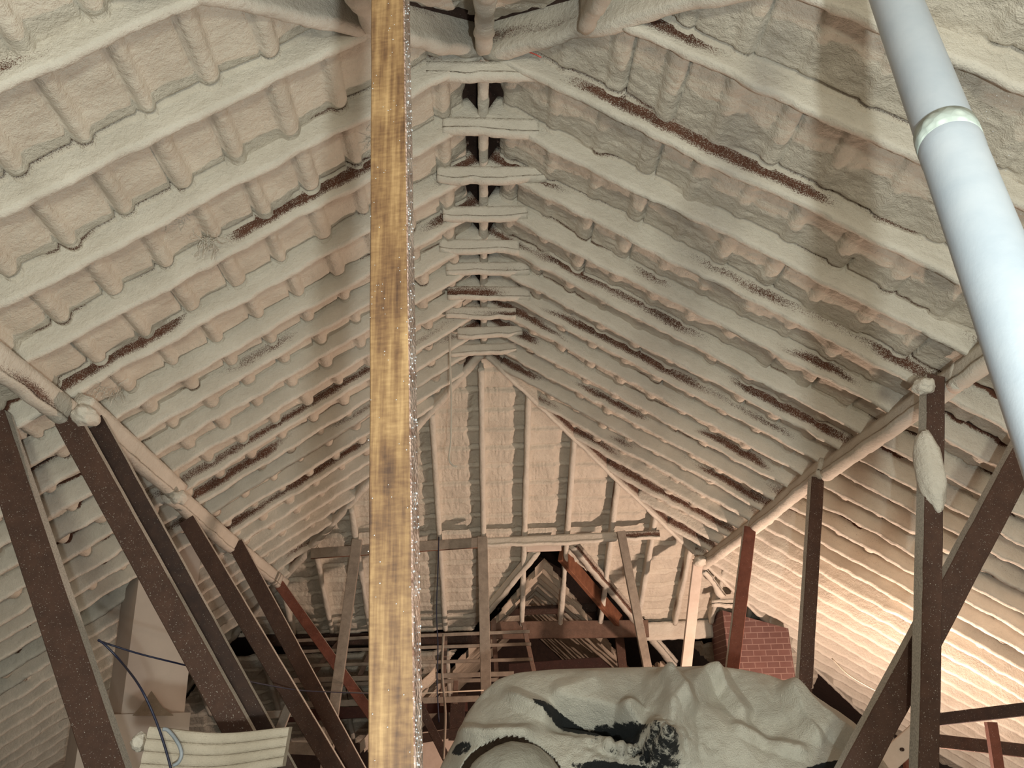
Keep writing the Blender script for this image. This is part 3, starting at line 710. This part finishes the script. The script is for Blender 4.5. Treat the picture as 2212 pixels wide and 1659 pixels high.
# ---------------------------------------------------------------- lower right frame
e = at(2015, 1556, 6.6); e2 = at(2330, 1518, 6.0)
tag(timber('eaves_plate', e, e2, (0, 0, 1), .085, .09, [DARK2, FOAM], dusty=(1,), seed=60), 'dark eaves beam at the lower right edge, its lit top painted pale', 'beam')  # light on the top face is put into its paler material
tb('eaves_post', (2140, 1560), (2165, 1720), 6.2, .07, .05, [RED, DUST], 'thin reddish post under the eaves beam at the right edge', 'post', sd=(1, 0, 0), seed=61)
tb('eaves_post', (1962, 1640), (1975, 1760), 6.0, .06, .05, [RED, DUST], 'stub of a red post beneath the pale drilled board', 'post', sd=(1, 0, 0), seed=62)
tb('rail_beam', (2020, 1600), (2300, 1632), 7.2, .10, .05, [DARK2, DARK2], 'dark rail below the eaves beam at the right edge', 'beam', seed=63)
pbd = timber('drilled_board', at(1850, 1705, 5.2), at(1985, 1583, 5.2), (1, 0, .8), .115, .025, [PINKW, PINKW], dusty=(), seed=64)
tag(pbd, 'pale pinkish board with one small hole, low behind the diagonal brace', 'board')
h0 = at(1950, 1619, 5.17)
o = tube('drill_hole', [h0, h0 + np.array([0, .02, 0])], .010, DARK2, parent=None, n=12); o.parent = pbd; o.location = np.array(o.location) - np.array(pbd.location)

# ---------------------------------------------------------------- tarpaulin mound
def tarp_mat():
    m, ns, ls, bs = new_mat('foam_sprayed_tarpaulin')
    g = N(ns, 'ShaderNodeTexCoord').outputs['Object']
    col = ramp(ns, ls, noise(ns, ls, g, 3.5, 5), [(.3, (.54, .52, .45)), (.7, (.70, .67, .58))])
    a = N(ns, 'ShaderNodeAttribute', attribute_name='bare').outputs['Fac']
    k = math_(ns, ls, 'ADD', a, math_(ns, ls, 'MULTIPLY', math_(ns, ls, 'SUBTRACT', noise(ns, ls, g, 13, 8, .8), .5), 2.3))
    msk = ramp(ns, ls, k, [(.45, (0, 0, 0)), (.60, (1, 1, 1))])
    sp = ramp(ns, ls, noise(ns, ls, g, 60, 2, .5), [(.70, (0, 0, 0)), (.74, (1, 1, 1))])
    col = mixc(ns, ls, sp, col, (.78, .74, .65))
    col = mixc(ns, ls, msk, col, (.010, .012, .013))
    ls.new(col, bs.inputs['Base Color']); bs.inputs['Roughness'].default_value = .9
    h = math_(ns, ls, 'ADD', noise(ns, ls, g, 150, 3, .7), math_(ns, ls, 'MULTIPLY', noise(ns, ls, g, 22, 3), 1.2))
    bump(ns, ls, bs, h, .9, .012); return m
TP = tarp_mat()
sil = np.array([(930, 1720), (962, 1640), (985, 1598), (1010, 1543), (1040, 1502), (1075, 1470), (1120, 1455), (1200, 1448), (1300, 1445), (1400, 1443), (1480, 1442), (1540, 1440),
                (1600, 1448), (1660, 1460), (1710, 1480), (1760, 1508), (1805, 1542), (1850, 1588), (1890, 1640), (1930, 1720)], float)
NU, NV = 420, 260
uu = np.linspace(0, 1, NU); sx_ = np.interp(uu, np.linspace(0, 1, len(sil)), sil[:, 0]); sy_ = np.interp(uu, np.linspace(0, 1, len(sil)), sil[:, 1])
kk = np.ones(9) / 9; sxs = np.convolve(np.pad(sx_, 4, 'edge'), kk, 'valid'); sys_ = np.convolve(np.pad(sy_, 4, 'edge'), kk, 'valid')
topP = np.array([at(x, y, 4.95) for x, y in zip(sxs, sys_)])
V = np.zeros((NU, NV, 3)); B = np.zeros((NU, NV))
cxw = topP[:, 0].mean()
for j in range(NV):
    v_ = j / (NV - 1)
    if v_ < .16:                    # back drop
        f = 1 - v_ / .16; P = topP.copy(); P[:, 1] += .55 * math.sin(f * 1.5); P[:, 2] = topP[:, 2] * (1 - f ** 2 * .9)
    else:
        f = (v_ - .16) / .84
        P = topP.copy(); P[:, 1] -= .62 * math.sin(min(f * 1.5, 1) * math.pi / 2) + .25 * f
        P[:, 2] = topP[:, 2] * (1 - f ** 1.35)
        P[:, 0] = cxw + (P[:, 0] - cxw) * (1 + .06 * f)
    V[:, j] = P
Vf = V.reshape(-1, 3)
c_ = (M @ (Vf - CAM).T).T; px = 1106 + F * c_[:, 0] / c_[:, 2]; py = 829.5 + F * c_[:, 1] / c_[:, 2]
fr = np.tile(np.clip((np.arange(NV) / (NV - 1) - .16) / .84, 0, 1), NU)
def crease(x0, y0, x1, y1, w, h, soft=.15):
    d = np.array([x1 - x0, y1 - y0], float); L = np.hypot(*d); d /= L
    t = ((px - x0) * d[0] + (py - y0) * d[1]) / L; n = (px - x0) * -d[1] + (py - y0) * d[0]
    return 1.5 * h * np.maximum(0, 1 - np.abs(n) / w) ** 1.0 * sst(-soft, soft * .5, t) * (1 - sst(1 - soft, 1 + soft, t))
push = crease(1440, 1462, 1490, 1545, 26, .07) + crease(1536, 1440, 1615, 1540, 24, .06) + crease(1536, 1440, 1440, 1560, 40, .05) + crease(1440, 1465, 1455, 1640, 55, .10)
push += crease(1350, 1530, 1450, 1640, 34, .12) + crease(1590, 1570, 1740, 1625, 22, .04) + crease(1700, 1480, 1860, 1620, 30, .07) + crease(1700, 1490, 1770, 1600, 30, .05)
push += crease(1105, 1505, 1330, 1600, 24, .05) + crease(1200, 1500, 1300, 1470, 25, .02) + crease(1000, 1590, 1150, 1590, 24, .05)
push -= crease(1200, 1545, 1400, 1575, 42, .15) + crease(1560, 1480, 1680, 1600, 60, .06) + crease(1040, 1560, 1200, 1520, 70, .03)
q = np.stack([px / 100, py / 100, 0 * px], 1)
push += .035 * fbm(q, .7, 3, 3) + .010 * fbm(q, 2.6, 5, 2)
rough_ = np.exp(-(((px - 1380) / 110) ** 2 + ((py - 1620) / 45) ** 2)); push += rough_ * .05 * fbm(q, 7, 8, 3)
Vf = Vf + np.array([-.1, -1, .35])[None] * (push * sst(0, .06, fr))[:, None]
def ell(cx, cy, rx, ry, ang=0):
    a = math.radians(ang); X = (px - cx) * math.cos(a) + (py - cy) * math.sin(a); Y = -(px - cx) * math.sin(a) + (py - cy) * math.cos(a)
    return 1 - sst(.6, 1.25, np.sqrt((X / rx) ** 2 + (Y / ry) ** 2))
bare = np.maximum.reduce([ell(1240, 1555, 85, 20, 22), ell(1330, 1572, 75, 28, 10), ell(1420, 1640, 60, 45, 45) * .62, ell(1330, 1665, 95, 18, 5), ell(1170, 1528, 25, 7, 25), ell(1330, 1610, 70, 30, 20) * .35, ell(1600, 1672, 120, 14, 0), ell(1790, 1660, 90, 14, -10), ell(1000, 1622, 26, 14, -25) * .8, ell(1180, 1665, 60, 30, 50) * .7])
bare *= (fr > 0)
idx = np.arange(NU * NV).reshape(NU, NV)
Fc = np.stack([idx[:-1, :-1], idx[:-1, 1:], idx[1:, 1:], idx[1:, :-1]], -1).reshape(-1, 4)[:, ::-1]
pc = px[Fc].mean(1); yc = py[Fc].mean(1); ff = fr[Fc].mean(1)
hole = (np.sqrt(((pc - 1105) / 112) ** 2 + ((yc - 1692) / 92) ** 2) < 1) & (ff > .05)
mnd = link_mesh('tarpaulin', Vf, Fc[~hole], TP, attr=bare)
tag(mnd, 'grey foam-speckled tarpaulin draped over a large mound, black plastic showing in its folds', 'tarpaulin')
so = mnd.modifiers.new('thickness', 'SOLIDIFY'); so.thickness = .006; so.offset = -1
dc = at(1108, 1725, 4.35)
DM = foam_mat('dusty_duct_skin', (.34, .33, .28), (.42, .40, .34), bare=False)
o = blob('covered_tank', dc, .235, DM, seed=12, amp=.05, n=28, squash=(1, .9, 1.0)); tag(o, 'rounded grey tank peeking from the opening in the tarpaulin', 'tank')

# ---------------------------------------------------------------- fluted section
Yf = 3.55
fa = at(318, 1614, Yf); fb = at(470, 1624, Yf + .05); fc = at(622, 1606, Yf + .1)
pth = catmull([fa, fb, fc], 14)
prof = []
for k in range(4):
    for j in range(8):
        th = math.pi * (j / 7) - math.pi / 2; prof.append((-.022 - .011 * math.cos(th), .058 - k * .034 - .017 * (1 + math.sin(th)) + .0))
prof += [(.03, -.078), (.03, .058)]
V = []; m = len(prof); pth = [np.array(p) for p in pth]
for i, p in enumerate(pth):
    sc = 1.0 - .18 * i / len(pth)
    for a, b in prof: V.append(p + np.array([0, a, 0]) + np.array([.12 * b, 0, b]) * sc * 1.25)
Fc = [(i * m + k, i * m + (k + 1) % m, (i + 1) * m + (k + 1) % m, (i + 1) * m + k) for i in range(len(pth) - 1) for k in range(m)]
Fc += [tuple(range(m))[::-1], tuple(range((len(pth) - 1) * m, len(pth) * m))]
FL = foam_mat('chalky_moulding', (.36, .31, .24), (.48, .42, .34), bare=False, bd=.003)
flu = link_mesh('fluted_moulding', V, Fc, FL, smooth=False); tag(flu, 'pale fluted moulding length lodged between the left struts', 'moulding')
st = [at(x, y, Yf - .055) for x, y in ((352, 1575), (362, 1577), (376, 1592), (388, 1612), (392, 1630), (386, 1646), (374, 1654))]
tube('strap', catmull(st, 5), .007, wood_mat('grey_strap', (.16, .18, .2), (.34, .37, .4), 0, .5), parent=flu)
blob('foam_clump', at(302, 1604, 3.85), .035, FOAM, parent=STR_[0], seed=81, amp=.2)

# ---------------------------------------------------------------- cables and strings
BLUE = wood_mat('blue_black_cable', (.008, .010, .028), (.012, .016, .045), 0, .5)
STR = wood_mat('pale_string', (.5, .42, .33), (.6, .52, .42), 0, .8)
Yk = 3.72
o = tube('cable', catmull([at(x, y, Yk - .25 * (y > 1450)) for x, y in ((212, 1382), (228, 1394), (262, 1430), (300, 1480), (330, 1540), (352, 1600), (370, 1665), (378, 1720))], 8), .0045, BLUE); tag(o, 'dark blue cable tied to the leftmost strut and hanging past the moulding', 'cable')
o = tube('tie_line', catmull([at(212, 1384, 3.9), at(300, 1412, 4.0), at(400, 1437, 4.2), at(520, 1468, 5), at(640, 1490, 5.9), at(720, 1495, 7), at(810, 1498, 8.5)], 8), .004, BLUE); tag(o, 'thin line stretched from the leftmost strut towards the big timber post', 'cord')
o = tube('string', [at(700, 1494, 8.4), at(810, 1498, 8.5), at(920, 1497, 8.5), at(1045, 1491, 8.52)], .006, STR); tag(o, 'pale string running from behind the timber post to the grey prop', 'cord')
o = tube('hanging_string', catmull([at(x, y, 6.2) for x, y in ((977, 685), (973, 705), (972, 760), (975, 860), (974, 950), (970, 990), (978, 1005), (988, 1008))], 6), .0075, FOAM); tag(o, 'foam-coated cord hanging from the ridge ties right of the timber post', 'cord')
o = tube('hanging_wire', catmull([at(x, y, 8.5) for x, y in ((948, 1160), (946, 1230), (943, 1320), (946, 1400), (944, 1470), (948, 1560))], 6), .006, BLUE); tag(o, 'thin dark wire hanging right of the timber post at the far end', 'wire')
o = tube('hanging_wire', catmull([at(x, y, 8.4) for x, y in ((958, 1370), (955, 1450), (962, 1540), (958, 1640))], 6), .012, GREYW); tag(o, 'grey strip hanging straight down between the timber post and the tarpaulin', 'wire')
o = tube('red_twig', [at(1142, 112, 3.15), at(1158, 118, 3.15), at(1169, 124, 3.15)], .003, wood_mat('red_plastic', (.8, .12, .1), (.9, .2, .15), 0, .5)); tag(o, 'tiny red plastic strip poking from the near hip foam', 'strip')
o = tube('loose_string', catmull([at(x, y, 7.2) for x, y in ((1797, 1422), (1830, 1455), (1870, 1480), (1905, 1498))], 6), .005, STR); tag(o, 'pale loose string dangling across the lower right slope', 'cord')
# tufts of hair-thin foam strands
for k, (x, y, f_) in enumerate(((455, 520, onL), (240, 845, onL), (850, 345, onL))):
    r = np.random.RandomState(k + 90); V = []; Fc = []
    c0 = f_(x, y, -.02)
    for s in range(26):
        p = c0 + r.uniform(-.05, .05, 3) * np.array([1, .6, .4]); d = nrm(r.uniform(-1, 1, 3) + np.array([0, 0, -.5])) * .03
        pts = [p, p + d, p + d * 1.7 + r.uniform(-.015, .015, 3), p + d * 2.4 + r.uniform(-.02, .02, 3)]
        for i in range(3):
            t = nrm(pts[i + 1] - pts[i]); u_ = nrm(np.cross(t, (.3, .2, .9))) * .0018; v_ = np.cross(t, u_); o_ = len(V)
            for P_ in (pts[i], pts[i + 1]):
                for a in range(3): V.append(P_ + u_ * math.cos(a * 2.094) + v_ * math.sin(a * 2.094))
            for a in range(3): Fc.append((o_ + a, o_ + (a + 1) % 3, o_ + 3 + (a + 1) % 3, o_ + 3 + a))
    o = link_mesh('foam_strands', V, Fc, FOAM); tag(o, ('tangle of hair-thin foam strands high on the left slope, left of the post', 'tangle of foam strands just above the left purlin joint', 'few foam strands beside the big timber post')[k], 'strands', kind='stuff')

# ---------------------------------------------------------------- floor
fl = timber('floor', (0, -2, -.02), (0, 14.6, -.02), (1, 0, 0), 14, .04, [DARK2, DARK2], dusty=(), base=(0, 6, -.04)); tag(fl, kind='structure')
